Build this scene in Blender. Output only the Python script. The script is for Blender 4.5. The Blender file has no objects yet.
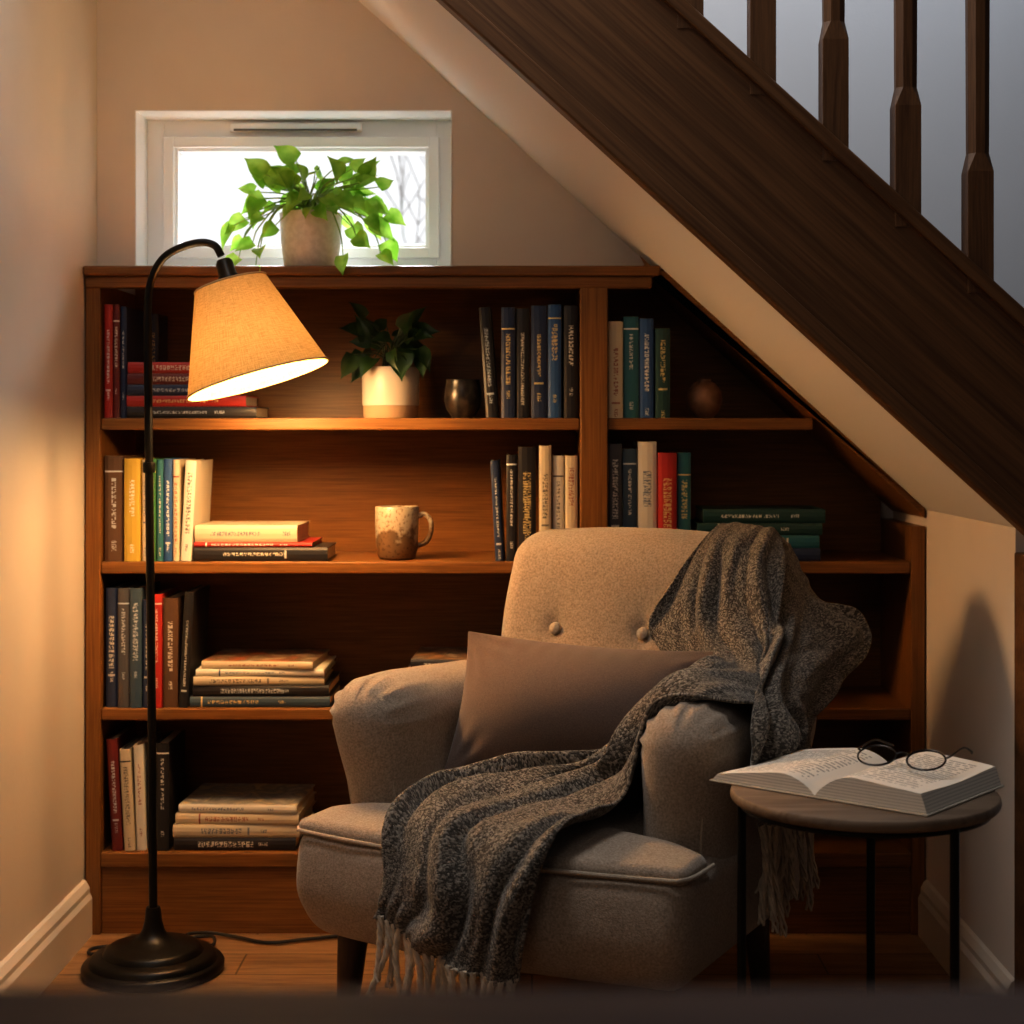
import bpy, bmesh, math, random
from mathutils import Vector, Matrix, noise
random.seed(7)
SC=bpy.context.scene
COL=SC.collection
pi=math.pi

# ------------------------------------------------------------ helpers
def link(o,parent=None):
    COL.objects.link(o)
    if parent is not None: o.parent=parent
    return o
def top(o,label,cat,group=None):
    o["label"]=label; o["category"]=cat
    if group: o["group"]=group
    return o
def empty(name,loc=(0,0,0),rotz=0,label="",cat="",group=None):
    o=bpy.data.objects.new(name,None); o.empty_display_size=0.05
    o.location=loc; o.rotation_euler=(0,0,rotz); link(o)
    return top(o,label,cat,group)
class MB:
    def __init__(s): s.v=[];s.f=[];s.m=[];s.uv=[]
    def add(s,vs,fs,mi=0,uvs=None):
        b=len(s.v); s.v+= [Vector(p) for p in vs]
        for i,f in enumerate(fs):
            s.f.append([b+k for k in f]); s.m.append(mi)
            s.uv.append(uvs[i] if uvs else None)
        return s
    def obj(s,name,mats,parent=None,smooth=True,matrix=None,fix=True,angle=40):
        me=bpy.data.meshes.new(name)
        me.from_pydata([tuple(p) for p in s.v],[],s.f)
        for m in (mats if isinstance(mats,(list,tuple)) else [mats]): me.materials.append(m)
        for p,mi in zip(me.polygons,s.m): p.material_index=mi
        if any(u for u in s.uv):
            L=me.uv_layers.new(name="UVMap")
            for p,u in zip(me.polygons,s.uv):
                for k,li in enumerate(p.loop_indices):
                    L.data[li].uv = u[k] if u else (-1,-1)
        if fix:
            bm=bmesh.new(); bm.from_mesh(me)
            bmesh.ops.recalc_face_normals(bm,faces=bm.faces); bm.to_mesh(me); bm.free()
        if smooth:
            me.polygons.foreach_set('use_smooth',[True]*len(me.polygons))
            try: me.set_sharp_from_angle(angle=math.radians(angle))
            except Exception: pass
        me.update()
        o=bpy.data.objects.new(name,me); link(o,parent)
        if matrix is not None: o.matrix_local=matrix
        return o
def boxdata(x0,x1,y0,y1,z0,z1):
    v=[(x0,y0,z0),(x1,y0,z0),(x1,y1,z0),(x0,y1,z0),(x0,y0,z1),(x1,y0,z1),(x1,y1,z1),(x0,y1,z1)]
    f=[(0,3,2,1),(4,5,6,7),(0,1,5,4),(1,2,6,5),(2,3,7,6),(3,0,4,7)]
    return v,f
def box(name,x0,x1,y0,y1,z0,z1,mat,bev=0.002,parent=None,smooth=False):
    o=MB().add(*boxdata(x0,x1,y0,y1,z0,z1)).obj(name,mat,parent,smooth=smooth)
    if bev:
        m=o.modifiers.new("b",'BEVEL'); m.width=bev; m.segments=2; m.limit_method='ANGLE'
    return o
def prism(name,pts,y0,y1,mat,bev=0.002,parent=None):
    n=len(pts); v=[(x,y0,z) for x,z in pts]+[(x,y1,z) for x,z in pts]
    f=[tuple(range(n)),tuple(range(2*n-1,n-1,-1))]+[(i,(i+1)%n,n+(i+1)%n,n+i) for i in range(n)]
    o=MB().add(v,f).obj(name,mat,parent,smooth=False)
    if bev:
        m=o.modifiers.new("b",'BEVEL'); m.width=bev; m.segments=2; m.limit_method='ANGLE'
    return o
def cr(pts,t):
    n=len(pts)-1
    x=min(max(t,0),1)*n; i=min(int(x),n-1); f=x-i
    p1=pts[i];p2=pts[i+1]
    p0=pts[i-1] if i>0 else p1*2-p2
    p3=pts[i+2] if i+2<=n else p2*2-p1
    return 0.5*((2*p1)+(p2-p0)*f+(2*p0-5*p1+4*p2-p3)*f*f+(3*p1-p0-3*p2+p3)*f**3)
def tubedata(pts,rad,seg=10,closed=False,cap=True,sub=0):
    P=[Vector(p) for p in pts]
    R=[rad]*len(P) if not isinstance(rad,(list,tuple)) else list(rad)
    if sub:
        N_=(len(P)-1)*sub
        RR=[]
        for i in range(N_+1):
            x=i/N_*(len(R)-1); k=min(int(x),len(R)-2); f=x-k
            RR.append(R[k]*(1-f)+R[k+1]*f)
        P=[cr(P,i/N_) for i in range(N_+1)]; R=RR
    n=len(P); v=[];f=[]
    up=None
    for i in range(n):
        if closed: d=P[(i+1)%n]-P[i-1]
        else: d=P[min(i+1,n-1)]-P[max(i-1,0)]
        d.normalize()
        if up is None:
            up=Vector((0,0,1)) if abs(d.z)<0.9 else Vector((1,0,0))
        a=d.cross(up).normalized(); up=a.cross(d).normalized()
        for k in range(seg):
            th=2*pi*k/seg
            v.append(P[i]+a*math.cos(th)*R[i]+up*math.sin(th)*R[i])
    rng=n if closed else n-1
    for i in range(rng):
        j=(i+1)%n
        for k in range(seg):
            f.append((i*seg+k,i*seg+(k+1)%seg,j*seg+(k+1)%seg,j*seg+k))
    if cap and not closed:
        f.append(tuple(range(seg))); f.append(tuple(range((n-1)*seg,n*seg)))
    return v,f
def tube(name,pts,rad,mat,parent=None,seg=10,closed=False,sub=0):
    return MB().add(*tubedata(pts,rad,seg,closed,sub=sub)).obj(name,mat,parent)
def lathedata(prof,seg=48,c=(0,0,0),sx=1,sy=1):
    v=[];f=[];n=len(prof)
    for r,z in prof:
        for k in range(seg):
            th=2*pi*k/seg
            v.append((c[0]+r*sx*math.cos(th),c[1]+r*sy*math.sin(th),c[2]+z))
    for i in range(n-1):
        for k in range(seg):
            f.append((i*seg+k,i*seg+(k+1)%seg,(i+1)*seg+(k+1)%seg,(i+1)*seg+k))
    if prof[0][0]>1e-4: f.append(tuple(range(seg)))
    if prof[-1][0]>1e-4: f.append(tuple(range((n-1)*seg,n*seg)))
    return v,f
def lathe(name,prof,mat,parent=None,c=(0,0,0),seg=48):
    return MB().add(*lathedata(prof,seg,c)).obj(name,mat,parent,angle=50)
def axc(h,r,m,k=5):
    a=[-h+r*(1-math.tan((1-i/k)*pi/4)) for i in range(k)]
    mid=[-(h-r)+2*(h-r)*i/m for i in range(m+1)]
    return a+mid+[-x for x in reversed(a)]
def rboxdata(size,r,m=(10,6,10),deform=None):
    hx,hy,hz=size[0]/2,size[1]/2,size[2]/2
    r=min(r,hx*.999,hy*.999,hz*.999)
    A=[axc(hx,r,m[0]),axc(hy,r,m[1]),axc(hz,r,m[2])]
    H=(hx,hy,hz); idx={};v=[];f=[]
    def vid(p):
        key=tuple(round(c,6) for c in p)
        if key in idx: return idx[key]
        q=Vector([max(-(H[i]-r),min(H[i]-r,p[i])) for i in range(3)])
        d=Vector(p)-q
        w=q+(d.normalized()*r if d.length>1e-9 else d)
        idx[key]=len(v); v.append(deform(w) if deform else w); return idx[key]
    for ax in range(3):
        b,c=(ax+1)%3,(ax+2)%3
        for s in (-1,1):
            for i in range(len(A[b])-1):
                for j in range(len(A[c])-1):
                    q=[]
                    for (ii,jj) in ((i,j),(i+1,j),(i+1,j+1),(i,j+1)):
                        p=[0,0,0]; p[ax]=s*H[ax]; p[b]=A[b][ii]; p[c]=A[c][jj]; q.append(vid(p))
                    if len(set(q))>=3:
                        f.append(tuple(q) if s>0 else tuple(reversed(q)))
    f=[t for t in f if len(set(t))==4]
    return v,f
def rbox(name,size,r,mat,m=(10,6,10),deform=None,parent=None,matrix=None):
    return MB().add(*rboxdata(size,r,m,deform)).obj(name,mat,parent,matrix=matrix,angle=80)
def sm(a,b,x):
    t=max(0,min(1,(x-a)/(b-a))); return t*t*(3-2*t)

# ------------------------------------------------------------ materials
def nt(name):
    m=bpy.data.materials.new(name); m.use_nodes=True
    n=m.node_tree; b=n.nodes["Principled BSDF"]; return m,n,b
def N(n,t,**k):
    x=n.nodes.new(t)
    for a,v in k.items(): setattr(x,a,v)
    return x
def ramp(n,stops):
    r=N(n,'ShaderNodeValToRGB'); e=r.color_ramp.elements
    while len(e)<len(stops): e.new(0.5)
    for i,(p,c) in enumerate(stops):
        e[i].position=p; e[i].color=(*c,1)
    return r
def plain(name,col,rough=.5,metal=0,bump=0,bscale=200,var=.0,vscale=8,spec=.5,coat=0):
    m,n,b=nt(name); b.inputs['Base Color'].default_value=(*col,1)
    b.inputs['Roughness'].default_value=rough; b.inputs['Metallic'].default_value=metal
    b.inputs['Specular IOR Level'].default_value=spec
    b.inputs['Coat Weight'].default_value=coat
    tc=N(n,'ShaderNodeTexCoord')
    if var>0:
        no=N(n,'ShaderNodeTexNoise'); no.inputs['Scale'].default_value=vscale; no.inputs['Detail'].default_value=4
        n.links.new(tc.outputs['Object'],no.inputs['Vector'])
        r=ramp(n,[(.3,tuple(c*(1-var) for c in col)),(.7,tuple(min(1,c*(1+var)) for c in col))])
        n.links.new(no.outputs['Fac'],r.inputs[0]); n.links.new(r.outputs[0],b.inputs['Base Color'])
    if bump>0:
        no=N(n,'ShaderNodeTexNoise'); no.inputs['Scale'].default_value=bscale; no.inputs['Detail'].default_value=2
        n.links.new(tc.outputs['Object'],no.inputs['Vector'])
        bp=N(n,'ShaderNodeBump'); bp.inputs['Strength'].default_value=bump; bp.inputs['Distance'].default_value=.002
        n.links.new(no.outputs['Fac'],bp.inputs['Height']); n.links.new(bp.outputs[0],b.inputs['Normal'])
    return m
def wood(name,c1,c2,scale=(2,30,30),rough=.4,rot=(0,0,0),planks=None,coat=0.0,spec=.5,fine=.35,fs=6,dist=1.2,pores=0):
    m,n,b=nt(name); tc=N(n,'ShaderNodeTexCoord')
    mp=N(n,'ShaderNodeMapping'); mp.inputs['Rotation'].default_value=rot
    mp2=N(n,'ShaderNodeMapping'); mp2.inputs['Scale'].default_value=scale
    n.links.new(tc.outputs['Object'],mp.inputs['Vector']); n.links.new(mp.outputs[0],mp2.inputs['Vector'])
    a=N(n,'ShaderNodeTexNoise'); a.inputs['Scale'].default_value=1; a.inputs['Detail'].default_value=6; a.inputs['Distortion'].default_value=dist
    f=N(n,'ShaderNodeTexNoise'); f.inputs['Scale'].default_value=fs; f.inputs['Detail'].default_value=3
    n.links.new(mp2.outputs[0],a.inputs['Vector']); n.links.new(mp2.outputs[0],f.inputs['Vector'])
    mx=N(n,'ShaderNodeMath',operation='MULTIPLY_ADD'); mx.inputs[1].default_value=fine
    n.links.new(f.outputs['Fac'],mx.inputs[0]); 
    ms=N(n,'ShaderNodeMath',operation='MULTIPLY'); ms.inputs[1].default_value=1.1-fine
    n.links.new(a.outputs['Fac'],ms.inputs[0]); n.links.new(ms.outputs[0],mx.inputs[2])
    r=ramp(n,[(.40,c1),(.66,c2)]); n.links.new(mx.outputs[0],r.inputs[0])
    out=r.outputs[0]
    if pores:
        mp3=N(n,'ShaderNodeMapping'); mp3.inputs['Scale'].default_value=(1.0,5,5); n.links.new(mp.outputs[0],mp3.inputs['Vector'])
        wv=N(n,'ShaderNodeTexWave',wave_type='BANDS',bands_direction='Z'); wv.inputs['Scale'].default_value=1.0; wv.inputs['Distortion'].default_value=9; wv.inputs['Detail'].default_value=2; wv.inputs['Detail Scale'].default_value=.6
        n.links.new(mp3.outputs[0],wv.inputs['Vector'])
        r2=ramp(n,[(.0,(1-pores,)*3),(.5,(1,1,1))]); n.links.new(wv.outputs['Fac'],r2.inputs[0])
        mm=N(n,'ShaderNodeMix',data_type='RGBA',blend_type='MULTIPLY'); mm.inputs[0].default_value=1
        n.links.new(out,mm.inputs[6]); n.links.new(r2.outputs[0],mm.inputs[7]); out=mm.outputs[2]
    if planks:
        bt=N(n,'ShaderNodeTexBrick'); bt.inputs['Scale'].default_value=1
        bt.inputs['Brick Width'].default_value=planks[0]; bt.inputs['Row Height'].default_value=planks[1]
        bt.inputs['Mortar Size'].default_value=.002; bt.inputs['Color1'].default_value=(1,1,1,1); bt.inputs['Color2'].default_value=(.7,.7,.7,1); bt.inputs['Mortar'].default_value=(.15,.15,.15,1)
        n.links.new(tc.outputs['Object'],bt.inputs['Vector'])
        mm=N(n,'ShaderNodeMix',data_type='RGBA',blend_type='MULTIPLY'); mm.inputs[0].default_value=1
        n.links.new(out,mm.inputs[6]); n.links.new(bt.outputs[0],mm.inputs[7]); out=mm.outputs[2]
    n.links.new(out,b.inputs['Base Color']); b.inputs['Roughness'].default_value=rough
    b.inputs['Coat Weight'].default_value=coat; b.inputs['Coat Roughness'].default_value=.25
    b.inputs['Specular IOR Level'].default_value=spec
    bp=N(n,'ShaderNodeBump'); bp.inputs['Strength'].default_value=.2; bp.inputs['Distance'].default_value=.001
    n.links.new(mx.outputs[0],bp.inputs['Height']); n.links.new(bp.outputs[0],b.inputs['Normal'])
    return m
def fabric(name,c1,c2,scale=450,bump=.6,sheen=.3):
    m,n,b=nt(name); tc=N(n,'ShaderNodeTexCoord')
    v=N(n,'ShaderNodeTexVoronoi'); v.inputs['Scale'].default_value=scale
    no=N(n,'ShaderNodeTexNoise'); no.inputs['Scale'].default_value=scale*.6; no.inputs['Detail'].default_value=3
    for x in (v,no): n.links.new(tc.outputs['Object'],x.inputs['Vector'])
    r=ramp(n,[(.3,c1),(.72,c2)]); n.links.new(no.outputs['Fac'],r.inputs[0]); n.links.new(r.outputs[0],b.inputs['Base Color'])
    bp=N(n,'ShaderNodeBump'); bp.inputs['Strength'].default_value=bump; bp.inputs['Distance'].default_value=.0008
    n.links.new(v.outputs['Distance'],bp.inputs['Height']); n.links.new(bp.outputs[0],b.inputs['Normal'])
    b.inputs['Roughness'].default_value=.9; b.inputs['Sheen Weight'].default_value=sheen; b.inputs['Specular IOR Level'].default_value=.15
    return m
def clear(name,gl):
    m=bpy.data.materials.new(name); m.use_nodes=True; n=m.node_tree
    n.nodes.remove(n.nodes["Principled BSDF"])
    t=N(n,'ShaderNodeBsdfTransparent'); t.inputs[0].default_value=(.97,.98,.98,1)
    g_=N(n,'ShaderNodeBsdfGlossy'); g_.inputs['Roughness'].default_value=.02
    mx=N(n,'ShaderNodeMixShader'); mx.inputs[0].default_value=gl
    n.links.new(t.outputs[0],mx.inputs[1]); n.links.new(g_.outputs[0],mx.inputs[2]); n.links.new(mx.outputs[0],n.nodes['Material Output'].inputs[0]); return m

M_case=wood("bookcase_wood",(.150,.062,.016),(.240,.106,.029),(1.4,70,60),.42,coat=.04,fine=.8,spec=.35,dist=.4)
M_casev=wood("bookcase_wood_upright",(.150,.062,.016),(.240,.106,.029),(70,60,1.4),.42,coat=.04,fine=.8,spec=.35,dist=.4)
ang=math.atan(.911)
M_stair=wood("stair_wood",(.100,.045,.019),(.165,.080,.034),(2.4,80,80),.5,rot=(0,-ang,0),fine=.7,fs=2.2,dist=.3,spec=.3,pores=.22)
M_balu=wood("baluster_wood",(.090,.041,.019),(.155,.077,.035),(60,60,3),.5,fine=.5,spec=.3)
M_floor=wood("floor_oak",(.20,.10,.045),(.42,.25,.12),(3,26,10),.35,planks=(1.1,.12))
M_wall=plain("wall_paint",(.76,.665,.585),.75,bump=.12,bscale=160,var=.02)
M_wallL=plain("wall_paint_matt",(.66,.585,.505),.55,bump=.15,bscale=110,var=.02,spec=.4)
M_grey=plain("stairwell_paint",(.60,.62,.66),.8,bump=.08)
M_soff=plain("soffit_paint",(.84,.79,.76),.7,bump=.08)
M_white=plain("white_upvc",(.97,.97,.97),.35)
M_skirt=plain("skirting_paint",(.70,.62,.53),.4,bump=.05)
M_chair=fabric("chair_linen",(.25,.20,.156),(.45,.37,.30),480,.75)
M_chairp=fabric("chair_piping",(.36,.30,.24),(.50,.43,.35),600)
M_pillow=fabric("pillow_cotton",(.120,.082,.067),(.170,.120,.100),scale=800,bump=.4)
M_legw=wood("leg_wood",(.02,.010,.006),(.06,.028,.014),(40,40,4),.35)
M_black=plain("black_metal",(.012,.011,.010),.38,metal=.7)
M_cord=plain("black_rubber",(.012,.012,.012),.6)
M_page=plain("paper",(.62,.54,.42),.85,var=.06,vscale=60)
M_table=wood("table_wood",(.13,.088,.06),(.22,.158,.112),(3,34,20),.6,spec=.3)

def book_mat(col,tcol,seed,style):
    m,n,b=nt("book_cover")
    uv=N(n,'ShaderNodeUVMap'); sp=N(n,'ShaderNodeSeparateXYZ'); n.links.new(uv.outputs[0],sp.inputs[0])
    def M(op,a,bb=None,c=None):
        x=N(n,'ShaderNodeMath',operation=op)
        for i,q in enumerate((a,bb,c)):
            if q is None: continue
            if isinstance(q,(int,float)): x.inputs[i].default_value=q
            else: n.links.new(q,x.inputs[i])
        return x.outputs[0]
    U=sp.outputs[0];V=sp.outputs[1]
    rnd=random.Random(seed)
    def band(x,a,bb): return M('MULTIPLY',M('GREATER_THAN',x,a),M('LESS_THAN',x,bb))
    def glyph(cell,rows,off):
        gap=M('GREATER_THAN',M('FRACT',M('DIVIDE',U,cell)),.22)
        cx=M('FLOOR',M('DIVIDE',U,cell/4)); cy=M('FLOOR',M('MULTIPLY',V,rows))
        cb=N(n,'ShaderNodeCombineXYZ'); n.links.new(cx,cb.inputs[0]); n.links.new(cy,cb.inputs[1]); cb.inputs[2].default_value=off
        w=N(n,'ShaderNodeTexWhiteNoise'); n.links.new(cb.outputs[0],w.inputs['Vector'])
        return M('MULTIPLY',gap,M('GREATER_THAN',w.outputs['Value'],.40))
    a0=rnd.uniform(.022,.06); a1=a0+rnd.uniform(.07,.13)
    hw_=rnd.choice((.12,.16,.22))
    t1=M('MULTIPLY',M('MULTIPLY',band(U,a0,a1),band(V,.5-hw_,.5+hw_)),glyph(rnd.uniform(.005,.009),rnd.choice((9,11,13)),seed))
    lo_b=rnd.uniform(.165,.18)
    t2=M('MULTIPLY',M('MULTIPLY',band(U,lo_b,lo_b+rnd.uniform(.012,.022)),band(V,.38,.64)),glyph(.0045,12,seed+3))
    t3=M('MULTIPLY',band(U,a1+.012,a1+.016),band(V,.2,.8))
    mask=M('MAXIMUM',t1,t2)
    if style==1: mask=M('MAXIMUM',mask,t3)
    mask=M('MULTIPLY',mask,.78)
    mix=N(n,'ShaderNodeMix',data_type='RGBA'); n.links.new(mask,mix.inputs[0])
    base=N(n,'ShaderNodeRGB'); base.outputs[0].default_value=(*col,1); bo=base.outputs[0]
    if style==2:
        bd=N(n,'ShaderNodeMix',data_type='RGBA'); n.links.new(band(U,a0-.012,a0-.009),bd.inputs[0])
        n.links.new(bo,bd.inputs[6]); bd.inputs[7].default_value=(*tcol,1); bo=bd.outputs[2]
    n.links.new(bo,mix.inputs[6]); mix.inputs[7].default_value=(*tcol,1)
    n.links.new(mix.outputs[2],b.inputs['Base Color']); b.inputs['Roughness'].default_value=.42
    return m
def cover_mat(c1,c2,c3,seed):
    m,n,b=nt("magazine_cover"); tc=N(n,'ShaderNodeTexCoord')
    mp=N(n,'ShaderNodeMapping'); mp.inputs['Location'].default_value=(seed,seed*2,0); n.links.new(tc.outputs['Object'],mp.inputs[0])
    no=N(n,'ShaderNodeTexNoise'); no.inputs['Scale'].default_value=18; no.inputs['Detail'].default_value=3; no.inputs['Distortion'].default_value=1
    n.links.new(mp.outputs[0],no.inputs['Vector'])
    r=ramp(n,[(.35,c1),(.5,c2),(.62,c3)]); n.links.new(no.outputs['Fac'],r.inputs[0]); n.links.new(r.outputs[0],b.inputs['Base Color'])
    b.inputs['Roughness'].default_value=.3
    return m

# ------------------------------------------------------------ room
def struct(o): o["kind"]="structure"; return o
WX0,WX1=-.897,.79
struct(box("floor",-2.0,2.2,-4.2,.45,-.05,0,M_floor,0))
struct(box("wall_left",WX0-.1,WX0,-4.2,.10,0,2.9,M_wallL,0))
wb=MB()
wx0,wx1,wz0,wz1=-.8188,-.165,1.340,1.670
sl=lambda x:1.5696-.911*x
def prm(mb,pts,y0,y1):
    n=len(pts); v=[(x,y0,z) for x,z in pts]+[(x,y1,z) for x,z in pts]
    mb.add(v,[tuple(range(n)),tuple(range(2*n-1,n-1,-1))]+[(i,(i+1)%n,n+(i+1)%n,n+i) for i in range(n)])
T=.22
prm(wb,[(WX0-.1,1.340),(wx0,1.340),(wx0,2.9),(WX0-.1,2.9)],.10,.10+T)
prm(wb,[(wx0,wz1),(wx1,wz1),(wx1,2.9),(wx0,2.9)],.10,.10+T)
prm(wb,[(wx1,1.340),(.262,1.340),(wx1,sl(wx1)+.02)],.10,.10+T)
struct(wb.obj("wall_back",M_wall,smooth=False))
ws=MB(); prm(ws,[(wx1,sl(wx1)),(1.7,sl(1.7)),(1.7,2.9),(wx1,2.9)],.10,.10+T)
struct(ws.obj("wall_stairwell",M_grey,smooth=False))
struct(prism("wall_right",[(WX1,0),(WX1+.1,0),(WX1+.1,sl(WX1+.1)),(WX1,sl(WX1))],-.60,.31,M_wall,0))
struct(box("wall_niche",WX0-.1,WX1+.1,.305,.34,0,1.339,M_wall,0))
t=.03
prs=[(-1.3,sl(-1.3)),(1.25,sl(1.25)),(1.25,sl(1.25)+t),(-1.3,sl(-1.3)+t)]
struct(prism("ceiling",prs,-.612,.10,M_soff,0))
def skirt(name,x,s,y0,y1):
    prof=[(0,0),(.018,0),(.018,.075),(.013,.085),(.013,.095),(.006,.108),(0,.112)]
    v=[];n=len(prof)
    for y in (y0,y1): v+=[(x+s*a,y,z) for a,z in prof]
    f=[tuple(range(n)),tuple(range(n,2*n))]+[(i,(i+1)%n,n+(i+1)%n,n+i) for i in range(n)]
    return struct(MB().add(v,f).obj(name,M_skirt,smooth=False))
skirt("baseboard_left",WX0,1,-4.2,-.003)
skirt("baseboard_right",WX1,-1,-.60,-.003)
struct(box("trim_1",.786,.86,-.665,-.605,0,sl(.80)-.03,M_stair,.003))

# window
wm=MB()
def frame(mb,x0,x1,z0,z1,w,y0,y1):
    mb.add(*boxdata(x0,x0+w,y0,y1,z0,z1)); mb.add(*boxdata(x1-w,x1,y0,y1,z0,z1))
    mb.add(*boxdata(x0+w,x1-w,y0,y1,z0,z0+w)); mb.add(*boxdata(x0+w,x1-w,y0,y1,z1-w,z1))
frame(wm,wx0+.002,wx1-.002,wz0,wz1-.002,.036,.20,.26)
frame(wm,wx0+.039,wx1-.032,wz0+.034,wz1-.040,.022,.184,.245)
frame(wm,wx0+.059,wx1-.052,wz0+.054,wz1-.060,.009,.196,.245)
wm.add(*boxdata(wx0+.0,wx0+.003,.098,.20,wz0,wz1)); wm.add(*boxdata(wx1-.003,wx1,.098,.20,wz0,wz1))
wm.add(*boxdata(wx0,wx1,.098,.20,wz1-.003,wz1)); wm.add(*boxdata(wx0,wx1,.098,.20,wz0-.001,wz0+.004))
wo=struct(wm.obj("window_1",M_white,smooth=False))
mm=wo.modifiers.new("b",'BEVEL'); mm.width=.002; mm.segments=2
box("glass_pane",wx0+.06,wx1-.055,.214,.218,wz0+.058,wz1-.06,clear("window_glass",.03),0,wo)
box("trickle_vent",-.640,-.36,.184,.20,wz1-.027,wz1-.010,M_white,.003,wo)
box("vent_slot",-.630,-.37,.182,.186,wz1-.0275,wz1-.0235,plain("slot_grey",(.12,.12,.12),.6),0,wo)

# bare winter tree outside the window
def tree(seed):
    rnd=random.Random(seed); mb=MB()
    def br(p,d,l,r,k):
        pts=[p]; q=p.copy(); dd=d.copy()
        for i in range(4):
            dd=(dd+Vector((rnd.uniform(-.2,.2),rnd.uniform(-.1,.1),rnd.uniform(-.05,.12)))).normalized(); q=q+dd*l/4; pts.append(q.copy())
        mb.add(*tubedata(pts,[max(.0028,r*s_) for s_ in (1,.9,.8,.7,.6)],5))
        if k<=0: return
        for i in range(4):
            a=pts[rnd.choice((1,2,3,4))]; nd=(dd+Vector((rnd.uniform(-.8,.8),rnd.uniform(-.4,.4),rnd.uniform(-.2,.6)))).normalized()
            br(a,nd,l*rnd.uniform(.5,.72),r*.45,k-1)
    br(Vector((0,0,0)),Vector((-.03,0,1)),1.1,.018,4)
    return mb.obj("bare_tree",plain("bark_grey",(.85,.83,.82),.9),smooth=False,fix=False)
tr_=tree(5); tr_.location=(-.40,4.2,0.75)
top(tr_,"bare leafless winter tree outside the window","tree")

# ------------------------------------------------------------ staircase
st=empty("staircase",(.4,-.63,.9),0,"dark oak staircase flight with closed stringer and chamfered balusters","staircase")
def stp(o): o.parent=st; o.location=Vector(o.location)-Vector(st.location); return o
lo=lambda x:1.5696-.911*x
up=lambda x:1.9155-.911*x
X0,X1=-1.1,1.25
stp(prism("stringer",[(X0,lo(X0)),(X1,lo(X1)),(X1,up(X1)),(X0,up(X0))],-.650,-.614,M_stair,.003))
off=.034
stp(prism("base_rail",[(X0,up(X0)-.026),(X1,up(X1)-.026),(X1,up(X1)+.006),(X0,up(X0)+.006)],-.662,-.600,M_stair,.004))
stp(prism("bottom_moulding",[(X0,lo(X0)-.004),(X1,lo(X1)-.004),(X1,lo(X1)+off),(X0,lo(X0)+off)],-.658,-.612,M_stair,.004))
stp(prism("stringer",[(X0,lo(X0)+.03),(X1,lo(X1)+.03),(X1,up(X1)-.1),(X0,up(X0)-.1)],.062,.098,M_stair,.003))
for i in range(9):
    x=1.05-i*.21; z=up(x)-.14
    stp(box("tread",x-.13,x+.115,-.605,.06,z-.03,z,M_stair,.004))
bx0=.3705
def baluster(x):
    zb=up(x)-.0; mb=MB()
    hts=[(-.03,.0208,0),(.165,.0208,0),(.195,.0168,1),(.22,.0170,1),(.62,.0185,1),(.66,.0208,0),(.95,.0208,0)]
    v=[];n=8
    for h,r,c in hts:
        k=r*(.42 if c else .97)
        for (a,bb) in ((r,k),(k,r),(-k,r),(-r,k),(-r,-k),(-k,-r),(k,-r),(r,-k)):
            v.append((x+a,-.631+bb,zb+h))
    f=[]
    for i in range(len(hts)-1):
        for k in range(n): f.append((i*n+k,i*n+(k+1)%n,(i+1)*n+(k+1)%n,(i+1)*n+k))
    f.append(tuple(range(n))); f.append(tuple(range((len(hts)-1)*n,len(hts)*n)))
    return stp(mb.add(v,f).obj("baluster",M_balu,smooth=False))
for i in range(-5,4): baluster(bx0+i*.1163)
stp(prism("handrail",[(X0,up(X0)+.80),(X1,up(X1)+.80),(X1,up(X1)+.86),(X0,up(X0)+.86)],-.665,-.597,M_stair,.01))

# ------------------------------------------------------------ bookcase
bc=empty("bookcase",(0,0,0),0,"built-in brown oak bookcase with sloped corner under the stairs","bookcase")
L0,R0=-.894,.787; D=.30
ZS=[1.034,.746,.452,.164]
cs=lambda x:1.330-.912*(x-.262)
tt=.018
box("side_panel",L0,L0+.030,0,D,0,1.304,M_casev,.002,bc)
box("side_panel",R0-.028,R0,0,D,0,cs(R0)-.034,M_casev,.002,bc)
box("divider",.096,.152,-.002,D-.012,.134,1.300,M_casev,.003,bc)
box("top_panel",L0-.002,.256,-.012,D,1.318,1.338,M_case,.004,bc)
box("top_rail",L0+.0,.240,-.004,.03,1.294,1.3175,M_case,.003,bc)
prism("sloped_panel",[(.262,cs(.262)+.006),(R0,cs(R0)+.002),(R0,cs(R0)-tt),(.225,cs(.225)-tt-.0),(.240,1.3175)],-.004,D,M_case,.003,bc)
prism("back_panel",[(L0+.03,.03),(R0-.028,.03),(R0-.028,cs(R0-.028)-.008),(.275,cs(.275)-.008),(.262,1.3176),(L0+.03,1.3176)],D-.012,D-.001,M_case,0,bc)
for z in ZS[:3]:
    box("shelf",L0+.030,.096,.004,D-.012,z-.024,z,M_case,.003,bc)
    xr=min(R0-.028,.262+(1.330-tt-z)/.912-.004)
    box("shelf",.152,xr,.004,D-.012,z-.024,z,M_case,.003,bc)
box("bottom_panel",L0+.030,R0-.028,-.001,D-.012,.134,.164,M_case,.003,bc)
box("plinth",L0+.0305,R0-.0285,.006,.03,0,.134,M_case,.002,bc)

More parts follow.
